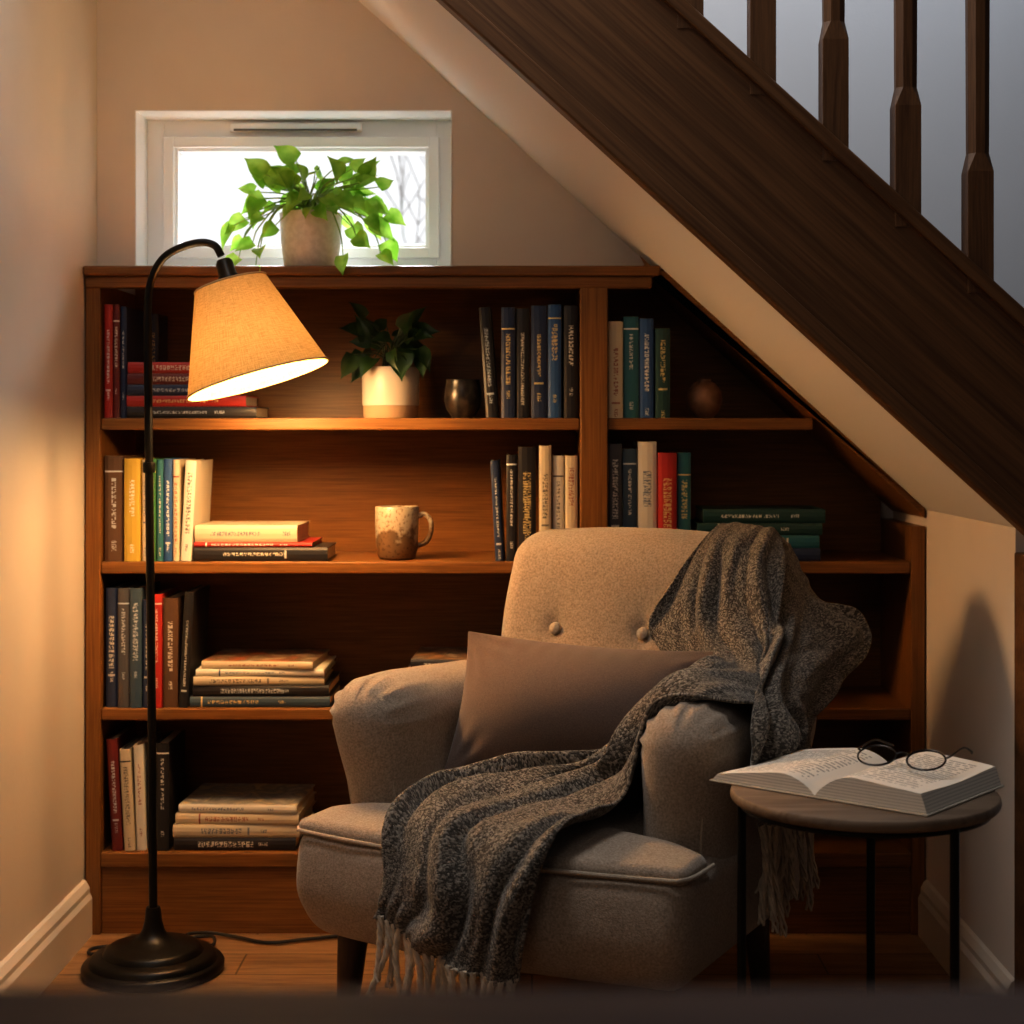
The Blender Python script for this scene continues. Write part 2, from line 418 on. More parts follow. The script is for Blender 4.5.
# ------------------------------------------------------------ books
def make_book(t,d,h,mat,flat,capm=None):
    bd=.0022; s=.003
    ox=[(-t/2,d),(-t/2,s),(-t*.3,s*.3),(0,0),(t*.3,s*.3),(t/2,s),(t/2,d)]
    ix=[(-t/2+bd,d),(-t/2+bd,s+bd),(-t*.28,s*.3+bd),(0,bd),(t*.28,s*.3+bd),(t/2-bd,s+bd),(t/2-bd,d)]
    n=7; v=[];f=[];uv=[]
    def P(a,y,l): return (l-h/2,y,a+t/2) if flat else (a,y,l)
    for l in (0,h):
        v+=[P(a,y,l) for a,y in ox]; v+=[P(a,y,l) for a,y in ix]
    for i in range(n-1):
        f.append((i,i+1,2*n+i+1,2*n+i))
        if 1<=i<=4:
            va,vb=ox[i][0]/t+.5,ox[i+1][0]/t+.5
            if flat: uv.append([(0.0,va),(0.0,vb),(h,vb),(h,va)])
            else: uv.append([(h,va),(h,vb),(0,vb),(0,va)])
        else: uv.append(None)
        f.append((n+i,n+i+1,3*n+i+1,3*n+i)); uv.append(None)
        f.append((i,i+1,n+i+1,n+i)); uv.append(None)
        f.append((2*n+i,2*n+i+1,3*n+i+1,3*n+i)); uv.append(None)
    f.append((0,n,3*n,2*n)); uv.append(None)
    f.append((n-1,2*n-1,4*n-1,3*n-1)); uv.append(None)
    mb=MB(); mb.add(v,f,0,uv)
    e=.003
    pv=[P(a,y,l) for l in (e,h-e) for (a,y) in ((-t/2+bd*.9,bd+.001),(t/2-bd*.9,bd+.001),(t/2-bd*.9,d-e),(-t/2+bd*.9,d-e))]
    mb.add(pv,[(0,1,2,3),(4,5,6,7),(0,1,5,4),(1,2,6,5),(2,3,7,6),(3,0,4,7)],1)
    o=mb.obj("book",[mat,M_page],smooth=False)
    if capm and flat:
        o.data.materials.append(capm)
        o.data.polygons[(5)*4].material_index=2
    return o
K=dict(red=((.40,.03,.025),'dark red'),dk=((.018,.017,.020),'black'),nv=((.022,.036,.085),'navy'),bl=((.03,.09,.24),'blue'),
 tl=((.03,.14,.17),'teal'),gn=((.04,.15,.05),'green'),ye=((.52,.36,.06),'yellow'),cr=((.58,.49,.35),'cream'),wh=((.68,.63,.54),'white'),
 gy=((.08,.08,.09),'grey'),br=((.11,.06,.035),'brown'),dg=((.018,.06,.055),'dark green'),sl=((.05,.085,.125),'slate blue'),mr=((.14,.02,.02),'maroon'))
TC=[(.75,.70,.60),(.72,.55,.25),(.8,.78,.72),(.55,.6,.65)]
DT=[(.05,.05,.06),(.25,.05,.04),(.06,.10,.18)]
cnt=[0]
def place(x_mm,t_mm,h_mm,key,zs,group,lean=0,y=.012,flat=False,zoff=0,rz=0,d=None,cap=None):
    cnt[0]+=1; s=cnt[0]
    col,cn=K[key]; light=sum(col)>1.0
    tc=random.choice(DT if light else TC)
    mat=book_mat(col,tc,s*1.7,s%3)
    d=d or random.uniform(.15,.175)
    o=make_book(t_mm/1000-.0006,d,h_mm/1000,mat,flat,cap)
    X=L0+x_mm/1000
    if flat:
        o.location=(X+h_mm/2000,y,zs+zoff); o.rotation_euler=(0,0,math.radians(rz))
        top(o,f"{cn} book lying flat in a stack, spine outward","book",group)
    else:
        a=math.radians(lean)
        t=t_mm/1000
        o.rotation_euler=(0,a,0)
        o.location=(X+t/2,y+random.uniform(-.004,.006),zs+abs(math.sin(a))*t/2+.0003)
        top(o,f"{cn} book standing upright with printed spine" + (", leaning" if abs(lean)>1 else ""),"book",group)
    return o
def row(lst,zs,group):
    for it in lst: place(*it[:4],zs,group,lean=(it[4] if len(it)>4 else 0))
def stack(lst,zs,group,y=.014):
    z=0.0003
    for it in lst:
        x,w,t,k=it[:4]; place(x,t,w,k,zs,group,flat=True,zoff=z,rz=it[4] if len(it)>4 else 0,y=y,cap=it[5] if len(it)>5 else None,d=it[6] if len(it)>6 else None)
        z+=t/1000+.0002
r1,r2,r3,r4=ZS
row([(34,17,228,'red'),(51,14,228,'mr'),(65,13,224,'nv')],r1,"upright books on the top shelf")
place(79,24,222,'nv',r1,"upright books on the top shelf",y=.19,d=.09)
stack([(79,261,23,'dk'),(79,240,22,'red'),(80,132,22,'nv'),(80,126,22,'mr'),(81,128,23,'red')],r1,"stacked books on the top shelf")
row([(802,24,222,'dk',-4),(832,28,222,'nv'),(861,28,220,'dk'),(892,32,226,'nv'),(926,27,228,'bl'),(958,29,226,'dk')],r1,"upright books on the top shelf")
row([(1048,29,194,'cr'),(1078,31,204,'tl'),(1111,28,200,'bl'),(1142,30,180,'dg')],r1,"upright books on the top right shelf")
row([(34,38,212,'br'),(75,32,206,'ye'),(109,14,204,'cr'),(124,14,206,'gn'),(139,14,204,'tl'),(154,17,206,'bl'),(172,13,204,'cr')],r2,"upright books on the second shelf")
place(187,22,202,'wh',r2,"upright books on the second shelf",lean=3)
stack([(213,270,28,'dk'),(214,238,10,'red'),(216,206,34,'cr',-1)],r2,"stacked books on the second shelf")
row([(820,18,202,'nv',-3),(842,22,214,'dk'),(866,36,230,'dk'),(908,25,232,'cr'),(936,22,212,'wh'),(960,26,212,'cr')],r2,"upright books on the second shelf")
row([(1048,27,236,'gy'),(1077,28,226,'sl'),(1107,38,240,'wh'),(1147,38,218,'red'),(1187,27,218,'tl')],r2,"upright books on the second right shelf")
stack([(1222,252,26,'nv'),(1224,248,26,'tl'),(1226,252,24,'dg'),(1238,246,28,'dg')],r2,"stacked books on the second right shelf")
row([(36,24,240,'nv'),(61,24,240,'gy'),(86,24,240,'sl'),(111,18,216,'nv'),(130,21,228,'red'),(152,30,220,'br')],r3,"upright books on the third shelf")
place(184,19,232,'dk',r3,"upright books on the third shelf",lean=3)
CV1=cover_mat((.55,.45,.32),(.12,.08,.05),(.4,.12,.05),1); CV2=cover_mat((.5,.46,.38),(.2,.2,.2),(.6,.5,.3),5); CV3=cover_mat((.35,.2,.1),(.05,.04,.04),(.5,.4,.3),9)
stack([(206,282,22,'sl',0,None,.2),(212,274,22,'dk',0,None,.2),(214,262,18,'cr',2,None,.2),(218,258,14,'wh',0,None,.2),(228,226,16,'cr',-3,CV1,.19)],r3,"stacked books on the third shelf")
stack([(640,250,26,'br',0,None,.19),(645,240,26,'cr',0,None,.19),(642,240,24,'dk',0,None,.19),(650,220,20,'dk',-2,CV3,.19)],r3,"stacked books on the third shelf")
stack([(1240,240,30,'dk'),(1246,230,26,'br')],r3,"stacked books on the third right shelf")
place(50,22,224,'mr',r4,"upright books on the bottom shelf",lean=-3)
place(75,22,204,'cr',r4,"upright books on the bottom shelf",lean=-3)
place(99,20,212,'wh',r4,"upright books on the bottom shelf",lean=-2)
row([(121,16,200,'sl'),(138,26,216,'dk')],r4,"upright books on the bottom shelf")
stack([(174,245,26,'dk',0,None,.21),(172,256,26,'cr',0,None,.21),(176,250,22,'cr',-2,None,.21),(182,240,18,'wh',-3,CV2,.2)],r4,"stacked books on the bottom shelf")

# ------------------------------------------------------------ ceramics on shelves
def speckle(name,c1,c2,p0,p1,scale=60,rough=.4):
    m,n,b=nt(name); tc=N(n,'ShaderNodeTexCoord'); no=N(n,'ShaderNodeTexNoise'); no.inputs['Scale'].default_value=scale; no.inputs['Detail'].default_value=5
    n.links.new(tc.outputs['Object'],no.inputs['Vector']); r=ramp(n,[(p0,c1),(p1,c2)]); n.links.new(no.outputs['Fac'],r.inputs[0]); n.links.new(r.outputs[0],b.inputs['Base Color'])
    b.inputs['Roughness'].default_value=rough; return m
M_mug,n,b=nt("mug_glaze"); tc=N(n,'ShaderNodeTexCoord'); sp=N(n,'ShaderNodeSeparateXYZ'); n.links.new(tc.outputs['Object'],sp.inputs[0])
no=N(n,'ShaderNodeTexNoise'); no.inputs['Scale'].default_value=22; no.inputs['Detail'].default_value=6; n.links.new(tc.outputs['Object'],no.inputs['Vector'])
ma=N(n,'ShaderNodeMath',operation='MULTIPLY_ADD'); ma.inputs[1].default_value=7; n.links.new(sp.outputs[2],ma.inputs[0]); n.links.new(no.outputs['Fac'],ma.inputs[2])
r=ramp(n,[(.82,(.14,.085,.045)),(.90,(.40,.34,.25))]); n.links.new(ma.outputs[0],r.inputs[0])
ns=N(n,'ShaderNodeTexNoise'); ns.inputs['Scale'].default_value=160; n.links.new(tc.outputs['Object'],ns.inputs['Vector'])
r3_=ramp(n,[(.36,(.55,.45,.38)),(.46,(1,1,1))]); n.links.new(ns.outputs['Fac'],r3_.inputs[0])
mm=N(n,'ShaderNodeMix',data_type='RGBA',blend_type='MULTIPLY'); mm.inputs[0].default_value=1
n.links.new(r.outputs[0],mm.inputs[6]); n.links.new(r3_.outputs[0],mm.inputs[7]); n.links.new(mm.outputs[2],b.inputs['Base Color']); b.inputs['Roughness'].default_value=.3
mug=empty("mug",(-.276,.07,r2),0,"cream speckled stoneware mug with brown base glaze and handle","mug")
mp=[(0,.001),(.034,.001),(.039,.006),(.043,.03),(.0445,.07),(.0445,.106),(.043,.108),(.0405,.106),(.040,.03),(.034,.010),(0,.009)]
lathe("mug_body",mp,M_mug,mug)
tube("handle",[(.042,0,.088),(.056,0,.092),(.068,0,.080),(.070,0,.058),(.060,0,.036),(.040,0,.026)],[.006,.0055,.005,.005,.0055,.006],M_mug,mug,sub=5)
M_cup=speckle("dark_glaze",(.012,.011,.012),(.06,.045,.035),.4,.65,50,.3)
o=lathe("cup",[(0,0),(.022,0),(.024,.004),(.034,.018),(.039,.038),(.037,.06),(.034,.075),(.035,.079),(.032,.079),(.034,.06),(.035,.038),(.02,.012),(0,.010)],M_cup); o.location=(-.142,.09,r1+.0005)
top(o,"small dark glazed ceramic cup on the shelf","cup")
M_vase=speckle("brown_clay",(.15,.075,.042),(.23,.12,.068),.4,.6,40,.5)
o=lathe("vase",[(0,0),(.018,0),(.020,.003),(.031,.015),(.037,.036),(.034,.056),(.022,.071),(.014,.075),(.014,.079),(.011,.079),(.011,.07),(.03,.05),(.032,.03),(.015,.01),(0,.01)],M_vase); o.location=(.352,.07,r1+.0005)
top(o,"small round brown clay vase on the shelf","vase")

# ------------------------------------------------------------ plants
def leafdata(base,dirv,nrm,ln,wd,droop=.3):
    d=dirv.normalized(); s=d.cross(nrm).normalized(); nn=s.cross(d).normalized()
    W=[0.14,.86,1.0,.93,.74,.45,.16,0.0]; v=[];f=[]
    K2=len(W)
    for i,w in enumerate(W):
        t=i/(K2-1)
        c=base+d*(ln*(t*(1-.12*t*droop)))-nn*(droop*ln*t*t)
        back=-.12*ln if i==1 else 0
        v.append(c+s*(wd*.5*w)+nn*(wd*.16*w)+d*back)
        v.append(c+s*(wd*.25*w)+nn*(wd*.09*w)+d*back*.5)
        v.append(c)
        v.append(c-s*(wd*.25*w)+nn*(wd*.09*w)+d*back*.5)
        v.append(c-s*(wd*.5*w)+nn*(wd*.16*w)+d*back)
    for i in range(K2-1):
        for k in range(4): f.append((i*5+k,i*5+k+1,(i+1)*5+k+1,(i+1)*5+k))
    return v,f
def leafmat(name,c1,c2,tr):
    m,n,b=nt(name); tc=N(n,'ShaderNodeTexCoord'); no=N(n,'ShaderNodeTexNoise'); no.inputs['Scale'].default_value=30
    n.links.new(tc.outputs['Object'],no.inputs['Vector']); r=ramp(n,[(.35,c1),(.65,c2)]); n.links.new(no.outputs['Fac'],r.inputs[0]); n.links.new(r.outputs[0],b.inputs['Base Color'])
    b.inputs['Roughness'].default_value=.35
    t=N(n,'ShaderNodeBsdfTranslucent'); n.links.new(r.outputs[0],t.inputs[0]); mx=N(n,'ShaderNodeMixShader'); mx.inputs[0].default_value=tr
    n.links.new(b.outputs[0],mx.inputs[1]); n.links.new(t.outputs[0],mx.inputs[2]); n.links.new(mx.outputs[0],n.nodes['Material Output'].inputs[0]); return m
M_leaf=leafmat("pothos_leaf",(.17,.40,.03),(.42,.66,.11),.55)
M_leafd=leafmat("dark_leaf",(.015,.045,.012),(.035,.08,.02),.1)
M_stem=plain("stem_green",(.24,.38,.07),.5)
M_soil=plain("soil",(.03,.02,.014),.95,bump=.8,bscale=300)
def foliage(parent,z0,tips,mat,rs,ls,seed,stem=M_stem,upb=0,wr=(.58,.75)):
    rnd=random.Random(seed); mb=MB()
    for (x,y,z) in tips:
        b0=Vector((rnd.uniform(-rs,rs),rnd.uniform(-rs,rs),z0))
        tip=Vector((x,y,z)); 
        arc=Vector((x*.35,y*.35,max(z,z0)+.028 if z<z0+.03 else (z+z0)/2+.02))
        pts=[b0,arc,tip] if z>=z0-.02 else [b0,Vector((x*.5,y*.5,z0+.028)),Vector((x*.9,y*.9,(z0*.6+z*.4))),tip]
        mb.add(*tubedata(pts,[.0016]*(len(pts)-1)+[.0010],5,sub=4),1)
        out=Vector((x,y,0)); out=out.normalized() if out.length>.01 else Vector((1,0,0))
        dz=(.25+upb) if z>z0+.05 else -.75
        d=(out*.8+Vector((rnd.uniform(-.7,.7),rnd.uniform(-.6,.2),dz+rnd.uniform(-.4,.5)))).normalized()
        nrm=(Vector((0,-.85,.5))+Vector((rnd.uniform(-.6,.6),rnd.uniform(-.3,.3),rnd.uniform(-.4,.4)))).normalized()
        if abs(d.dot(nrm))>.9: nrm=Vector((.4,-.8,.3))
        l=ls*rnd.uniform(.7,1.25)
        mb.add(*leafdata(tip,d,nrm,l,l*rnd.uniform(*wr),rnd.uniform(.10,.5)),0)
    return mb.obj("foliage",[mat,stem],parent,fix=False,angle=70)
M_pot1=speckle("stoneware_pot",(.70,.68,.65),(.80,.78,.75),.4,.6,90,.55)
pl=empty("potted_pothos",(-.452,.070,1.3385),0,"green trailing pothos in a pale stoneware pot on the window sill","potted plant")
lathe("pot",[(0,0),(.050,0),(.054,.004),(.060,.05),(.063,.106),(.064,.113),(.060,.114),(.058,.106),(.056,.095),(0,.094)],M_pot1,pl)
lathe("soil",[(0,.094),(.0555,.0945),(.054,.099),(0,.102)],M_soil,pl)
rnd=random.Random(12); tips=[]
for i in range(56):
    a=rnd.uniform(0,2*pi); r=rnd.uniform(.2,1)**.6
    x=.128*r*math.cos(a)+.01; y=.055*r*math.sin(a)-.02; z=.112+.100*(1-r*r)*rnd.uniform(.2,1)+rnd.uniform(-.012,.045)
    tips.append((x,y,z))
for q in [(-.130,-.03,.10),(-.135,-.02,.06),(-.140,-.04,.02),(-.10,-.075,.000),(.13,-.03,.09),(.155,-.02,.055),(.145,-.03,.03),(.10,-.075,.06),(.075,-.08,.02),(.05,-.085,.115),(-.06,-.08,.08),(.155,-.015,.11),(-.10,-.03,.14),(.14,-.02,.165),(-.150,-.04,.085),(-.09,-.08,.035),(.085,0,.205),(-.03,0,.195),(.060,0,.215),(.09,-.06,.08),(-.09,-.06,.10),(.110,-.01,.19),(-.06,-.03,.175),(.05,-.05,.15),(-.11,-.05,.05),(.12,-.05,.10)]: tips.append(q)
foliage(pl,.100,tips,M_leaf,.03,.048,3,upb=.25,wr=(.66,.86))
M_pot2=plain("white_ceramic",(.60,.54,.46),.35); 
pl2=empty("potted_plant",(-.290,.085,r1+.0005),0,"dark leafy plant in a white ceramic pot with tan base band","potted plant")
lathe("pot",[(0,.0),(.054,.0),(.056,.003),(.0565,.026)],plain("raw_clay_band",(.36,.24,.15),.8),pl2)
lathe("pot_glazed",[(.0570,.0255),(.0582,.028),(.0590,.100),(.058,.104),(.055,.104),(.053,.092),(0,.091)],M_pot2,pl2)
rnd=random.Random(4); tips=[]
for i in range(26):
    a=rnd.uniform(0,2*pi); r=rnd.uniform(.2,1)**.6
    tips.append((.075*r*math.cos(a),.045*r*math.sin(a)-.015,.118+.085*(1-r*r)*rnd.uniform(.3,1)+rnd.uniform(-.005,.02)))
tips+=[(-.075,-.02,.13),(.068,-.02,.14),(.05,-.02,.165),(-.055,-.01,.175),(-.050,-.02,.205),(.02,-.04,.12),(-.03,-.045,.12)]
foliage(pl2,.092,tips,M_leafd,.02,.050,8,plain("stem_dark",(.04,.06,.02),.5))

# ------------------------------------------------------------ floor lamp
LY=-.22
lp=empty("floor_lamp",(-.707,LY,0),0,"black metal gooseneck floor lamp with tilted linen shade, lit","floor lamp")
lathe("base",[(0,0),(.122,0),(.130,.004),(.131,.014),(.128,.019),(.118,.021),(.116,.028),(.110,.033),(.092,.036),(.088,.044),(.082,.048),(.056,.053),(.040,.060),(.026,.068),(.020,.080),(.016,.095),(.014,.115),(.0125,.12),(0,.12)],M_black,lp,seg=64)
pts=[(0,0,.10),(-.003,0,.5),(-.008,0,.95),(-.010,0,1.18),(-.010,0,1.245),(-.002,0,1.295),(.020,0,1.332),(.055,0,1.352),(.090,0,1.360),(.115,0,1.354),(.127,0,1.335)]
tube("pole",pts,[.0078]*4+[.0072]*7,M_black,lp,seg=14,sub=6)
lathe("pole_joint",[(0,0),(.0105,0),(.0115,.004),(.0115,.016),(.0105,.02),(0,.02)],M_black,lp,c=(-.0078,0,.93),seg=24)
axis=Vector((.285,-.045,-.95)).normalized()
S0=Vector((.131,-.002,1.328))
q=(-axis).to_track_quat('Z','Y').to_matrix().to_4x4()
Msh=Matrix.Translation(S0)@q
MB().add(*lathedata([(0,0),(.012,0),(.016,-.006),(.017,-.03),(.022,-.036),(.022,-.075),(.012,-.080),(0,-.080)],24)).obj("socket",M_black,lp,matrix=Msh)
m,n,b=nt("shade_linen"); M_shade=m
tc=N(n,'ShaderNodeTexCoord'); 
sp=N(n,'ShaderNodeSeparateXYZ'); n.links.new(tc.outputs['Object'],sp.inputs[0])
an=N(n,'ShaderNodeMath',operation='ARCTAN2'); n.links.new(sp.outputs[1],an.inputs[0]); n.links.new(sp.outputs[0],an.inputs[1])
def weave(sa,sz,off):
    cb=N(n,'ShaderNodeCombineXYZ'); 
    a_=N(n,'ShaderNodeMath',operation='MULTIPLY'); a_.inputs[1].default_value=sa; n.links.new(an.outputs[0],a_.inputs[0])
    z_=N(n,'ShaderNodeMath',operation='MULTIPLY'); z_.inputs[1].default_value=sz; n.links.new(sp.outputs[2],z_.inputs[0])
    n.links.new(a_.outputs[0],cb.inputs[0]); n.links.new(z_.outputs[0],cb.inputs[1]); cb.inputs[2].default_value=off
    no=N(n,'ShaderNodeTexNoise'); no.inputs['Scale'].default_value=1; no.inputs['Detail'].default_value=1; n.links.new(cb.outputs[0],no.inputs['Vector']); return no.outputs['Fac']
ad=N(n,'ShaderNodeMath',operation='ADD'); n.links.new(weave(90,50,0),ad.inputs[0]); n.links.new(weave(6,700,5),ad.inputs[1])
hf=N(n,'ShaderNodeMath',operation='MULTIPLY'); hf.inputs[1].default_value=.5; n.links.new(ad.outputs[0],hf.inputs[0])
r=ramp(n,[(.36,(.58,.34,.12)),(.64,(.82,.53,.21))]); n.links.new(hf.outputs[0],r.inputs[0])
df=N(n,'ShaderNodeBsdfDiffuse'); tr=N(n,'ShaderNodeBsdfTranslucent'); mx=N(n,'ShaderNodeMixShader'); mx.inputs[0].default_value=.030
n.links.new(r.outputs[0],tr.inputs[0]); n.links.new(r.outputs[0],df.inputs[0])
n.links.new(df.outputs[0],mx.inputs[1]); n.links.new(tr.outputs[0],mx.inputs[2]); n.links.new(mx.outputs[0],n.nodes['Material Output'].inputs[0])
def frus(r0,z0,r1_,z1,seg=72,rows=8):
    v=[];f=[]
    for i in range(rows+1):
        t=i/rows
        for k in range(seg):
            a=2*pi*k/seg; rr=r0+(r1_-r0)*t
            v.append((rr*math.cos(a),rr*math.sin(a),z0+(z1-z0)*t))
    for i in range(rows):
        for k in range(seg): f.append((i*seg+k,i*seg+(k+1)%seg,(i+1)*seg+(k+1)%seg,(i+1)*seg+k))
    return v,f
MB().add(*frus(.068,-.048,.134,-.234)).obj("lamp_shade",M_shade,lp,matrix=Msh)
rim=MB()
for (rr,zz) in ((.068,-.048),(.134,-.234)):
    rim.add(*tubedata([(rr*math.cos(2*pi*k/64),rr*math.sin(2*pi*k/64),zz) for k in range(64)],.0020,6,closed=True))
for k in range(3):
    a=2*pi*k/3; rim.add(*tubedata([(.02*math.cos(a),.02*math.sin(a),-.050),(.068*math.cos(a),.068*math.sin(a),-.050)],.0015,6))
rim.obj("shade_rim",plain("shade_trim",(.55,.38,.20),.8),lp,matrix=Msh)
M_bulb,n,b=nt("bulb_glow"); b.inputs['Emission Color'].default_value=(1,.72,.38,1); b.inputs['Emission Strength'].default_value=8
MB().add(*lathedata([(.0,-.080),(.013,-.080),(.015,-.095),(.026,-.115),(.030,-.135),(.026,-.153),(.014,-.164),(0,-.167)],24)).obj("light_bulb",M_bulb,lp,matrix=Msh)
cord=[(-.03,.12,.006),(-.10,.10,.006),(-.145,.08,.006),(-.150,.115,.006),(-.09,.135,.006),(.00,.150,.006),(.05,.175,.010),(.085,.16,.014),(.09,.12,.010),(.05,.13,.012),(.03,.17,.016),(.07,.20,.010),(.13,.185,.006),(.20,.15,.006),(.27,.17,.006),(.36,.20,.006)]
cord=[(x*.95,y if y<.205 else .2,z) for x,y,z in cord]
tube("power_cord",cord,.0035,M_cord,lp,seg=8,sub=6)
ld=bpy.data.lights.new("lamp_light",'POINT'); ld.energy=23; ld.color=(1,.62,.28); ld.shadow_soft_size=.085
lo_=bpy.data.objects.new("lamp_light",ld); link(lo_); 
wp=Matrix.Translation((-.707,LY,0))@Msh@Vector((0,0,-.188)); lo_.location=wp

# ------------------------------------------------------------ armchair
CH=Vector((-.082,-.775,0)); CR=math.radians(-27.3)
CM=Matrix.Translation(CH)@Matrix.Rotation(CR,4,'Z')
ch=empty("armchair",CH,CR,"beige linen upholstered armchair with buttoned back and piped seat","armchair")
HW=.343
def wr_(p,a=.0022,f=9):
    return a*noise.noise(Vector((p.x*f,p.y*f,p.z*f)))
def bow(u): return -.038*(1-(u/HW)**2)
def d_base(p):
    w=p.copy(); y=w.y+.31
    w.y=y+ (bow(w.x)*(1-sm(0,.2,y)))
    w.z+= .279
    w.y-= .016*math.sin(pi*max(0,min(1,(w.z-.19)/.18)))*(1-sm(0,.2,y))
    w.y+= .018*sm(.27,.19,w.z)*(1-sm(0,.25,y)); w.x*=1-.035*sm(.28,.19,w.z)
    w.y+=wr_(p,.005)
    return w
rbox("seat_base",(2*HW,.62,.18),.036,M_chair,(30,14,10),d_base,ch)
def TW(v): return HW-.004 - .134*sm(.095,.125,v)
def d_cush(p):
    w=p.copy(); y=w.y+.262
    a=max(-1,min(1,w.x/.34)); s=TW(y)/.341
    w.x*=s
    e1=max(0,1-abs(a)**7); e2=1-max(0,(1-max(0,y)/.24))**1.8
    w.z=.366+p.z*1.0+((.034*e1*e2+.003*noise.noise(Vector((p.x*6,p.y*6,2)))*e1) if p.z>0 else 0)
    w.y=y+bow(w.x)*(1-sm(0,.2,y))-.001
    return w
rbox("seat_cushion",(.682,.52,.026),.0128,M_chair,(34,34,2),d_cush,ch)
pp=[]
for i in range(33):
    u=-HW+.014+(2*HW-.028)*i/32
    pp.append(Vector((u,bow(u)-.004,.364)))
pp=[Vector((-HW-.001,.10,.364)),Vector((-HW-.001,.04,.364)),Vector((-HW+.003,.011,.364))]+pp+[Vector((HW-.003,.011,.364)),Vector((HW+.001,.04,.364)),Vector((HW+.001,.10,.364))]
tube("piping",pp,.0032,M_chairp,ch,seg=8)
def arm_def(s):
    def f(p):
        w=Vector((p.x,p.y,p.z)); h=w.z+.20
        z=.190+h
        fl=.018
        w.x=s*.268+ w.x*(1+.12*sm(.40,.54,z)) + s*fl*sm(.34,.57,z)
        yy=w.y+.36
        fr=1-sm(.11,.26,yy)
        w.y=yy-.026*fr*sm(.34,.54,z)+.010*fr*sm(.30,.20,z)
        w.z=z-.018*sm(.18,.60,yy)*sm(.35,.55,z)+wr_(p,.004,12)
        w.x+=wr_(p,.004,10)
        fx,fz=p.x,p.z-.135
        rr=math.hypot(fx,fz)
        if fz>-.02 and rr>.03:
            th_=math.atan2(fz,fx); k_=sm(.03,.06,rr)*sm(.32,.12,yy)*sm(-.02,.02,fz)
            dd=.0034*k_*math.cos(th_*15)
            w.x+=dd*math.cos(th_); w.z+=dd*math.sin(th_); w.y-=dd*.8
        return w
    return f
for s in (-1,1):
    rbox("armrest",(.136,.50,.408),.0670,M_chair,(10,40,24),arm_def(s),ch)
    F=arm_def(s); path=[]
    def ap(x,z): return F(Vector((x,-.2300,z)))
    hw=.045
    for z in [-.17,-.1,-.03,.04,.09,.12]: path.append(ap(-hw,z))
    for k in range(1,8):
        a=pi-pi*k/8; path.append(ap(hw*math.cos(a),.125+.047*math.sin(a)))
    for z in [.12,.09,.04,-.03,-.1,-.17]: path.append(ap(hw,z))
    tube("piping",path,.0026,M_chairp,ch,seg=8)
BT=[(-.125,.645),(.050,.645)]
def d_back(p):
    h=p.z+.25; w=p.copy()
    z=.34+h*.975
    a=p.x/.25
    wd=1.01-.05*sm(.66,.84,z)
    w.x=p.x*wd
    z-= .014*a*a*sm(.6,.84,z)
    front=sm(.02,-.06,p.y)
    y=.545+p.y+.23*(h-.15)
    y+= .022*a*a*front*-1.0
    y-= .020*front*(1-a*a)*sm(.45,.6,z)*sm(.86,.74,z)
    for (bx,bz) in BT:
        r2_=(w.x-bx)**2+(z-bz)**2
        y+=front*(.009*math.exp(-r2_/(2*.013**2))+.006*math.exp(-r2_/(2*.05**2)))
        y+=front*.002*math.exp(-((w.x-bx)**2)/(2*.006**2))*math.exp(-((z-bz)**2)/(2*.05**2))
    w.y=y; w.z=z; return w
rbox("backrest",(.50,.115,.50),.050,M_chair,(46,4,46),d_back,ch)
for (bx,bz) in BT:
    h=(bz-.34)/.975; a=bx/.25
    y=.545-.0575+.23*(h-.15)-.022*a*a-.020*(1-a*a)+.009
    mt=Matrix.Translation((bx,y+.001,bz))@Matrix.Rotation(math.radians(77),4,'X')
    MB().add(*lathedata([(0,-.006),(.010,-.006),(.0115,0),(.010,.005),(.005,.0075),(0,.008)],20)).obj("button",M_chairp,ch,matrix=mt)
for (x,y,sx_,sy_) in ((-.275,.075,-1,-1),(.275,.075,1,-1),(-.25,.54,-1,1),(.25,.54,1,1)):
    tube("leg",[(x+sx_*.012,y+sy_*.012,0),(x,y,.205)],[.015,.027],M_legw,ch,seg=20)

# ------------------------------------------------------------ pillow
def d_pil(p):
    a=max(-1,min(1,p.x/.235));b=max(-1,min(1,p.z/.130))
    e=(math.cos(a*pi/2)**.70)*(math.cos(b*pi/2)**.80) if abs(a)<1 and abs(b)<1 else 0
    w=p.copy()
    s_=1 if p.y>0 else -1
    cr_=0
    for ca in (-1,1):
        for cb_ in (-1,1):
            dx=(ca-a)*.235; dz=(cb_-b)*.130; rr=math.hypot(dx,dz); th_=math.atan2(abs(dz),abs(dx))
            cr_+=.0040*math.cos(th_*13+ca)*sm(.13,.03,rr)*sm(0,.03,rr)
    cr_+=.0018*math.cos(p.x*150+2*noise.noise(Vector((p.x*20,0,b))))*sm(.55,.95,abs(b))*(1-abs(a)**4)
    w.y=p.y/.05*(.003+.092*e)+s_*cr_*min(1,e*4)
    w.x*= 1- .05*(1-b*b)*abs(a)**1.5
    w.z*= 1- .05*(1-a*a)*abs(b)**1.5
    w.z-= .004*(1-a*a)*(1 if b>0 else .3)*abs(b)
    return w
pm=CM@Matrix.Translation((.024,.328,.526))@Matrix.Rotation(math.radians(9),4,'Z')@Matrix.Rotation(math.radians(2.0),4,'Y')@Matrix.Rotation(math.radians(-24),4,'X')
o=rbox("pillow",(.47,.10,.260),.004,M_pillow,(60,4,40),d_pil); o.matrix_world=pm
top(o,"taupe brown lumbar pillow resting on the armchair seat","pillow")

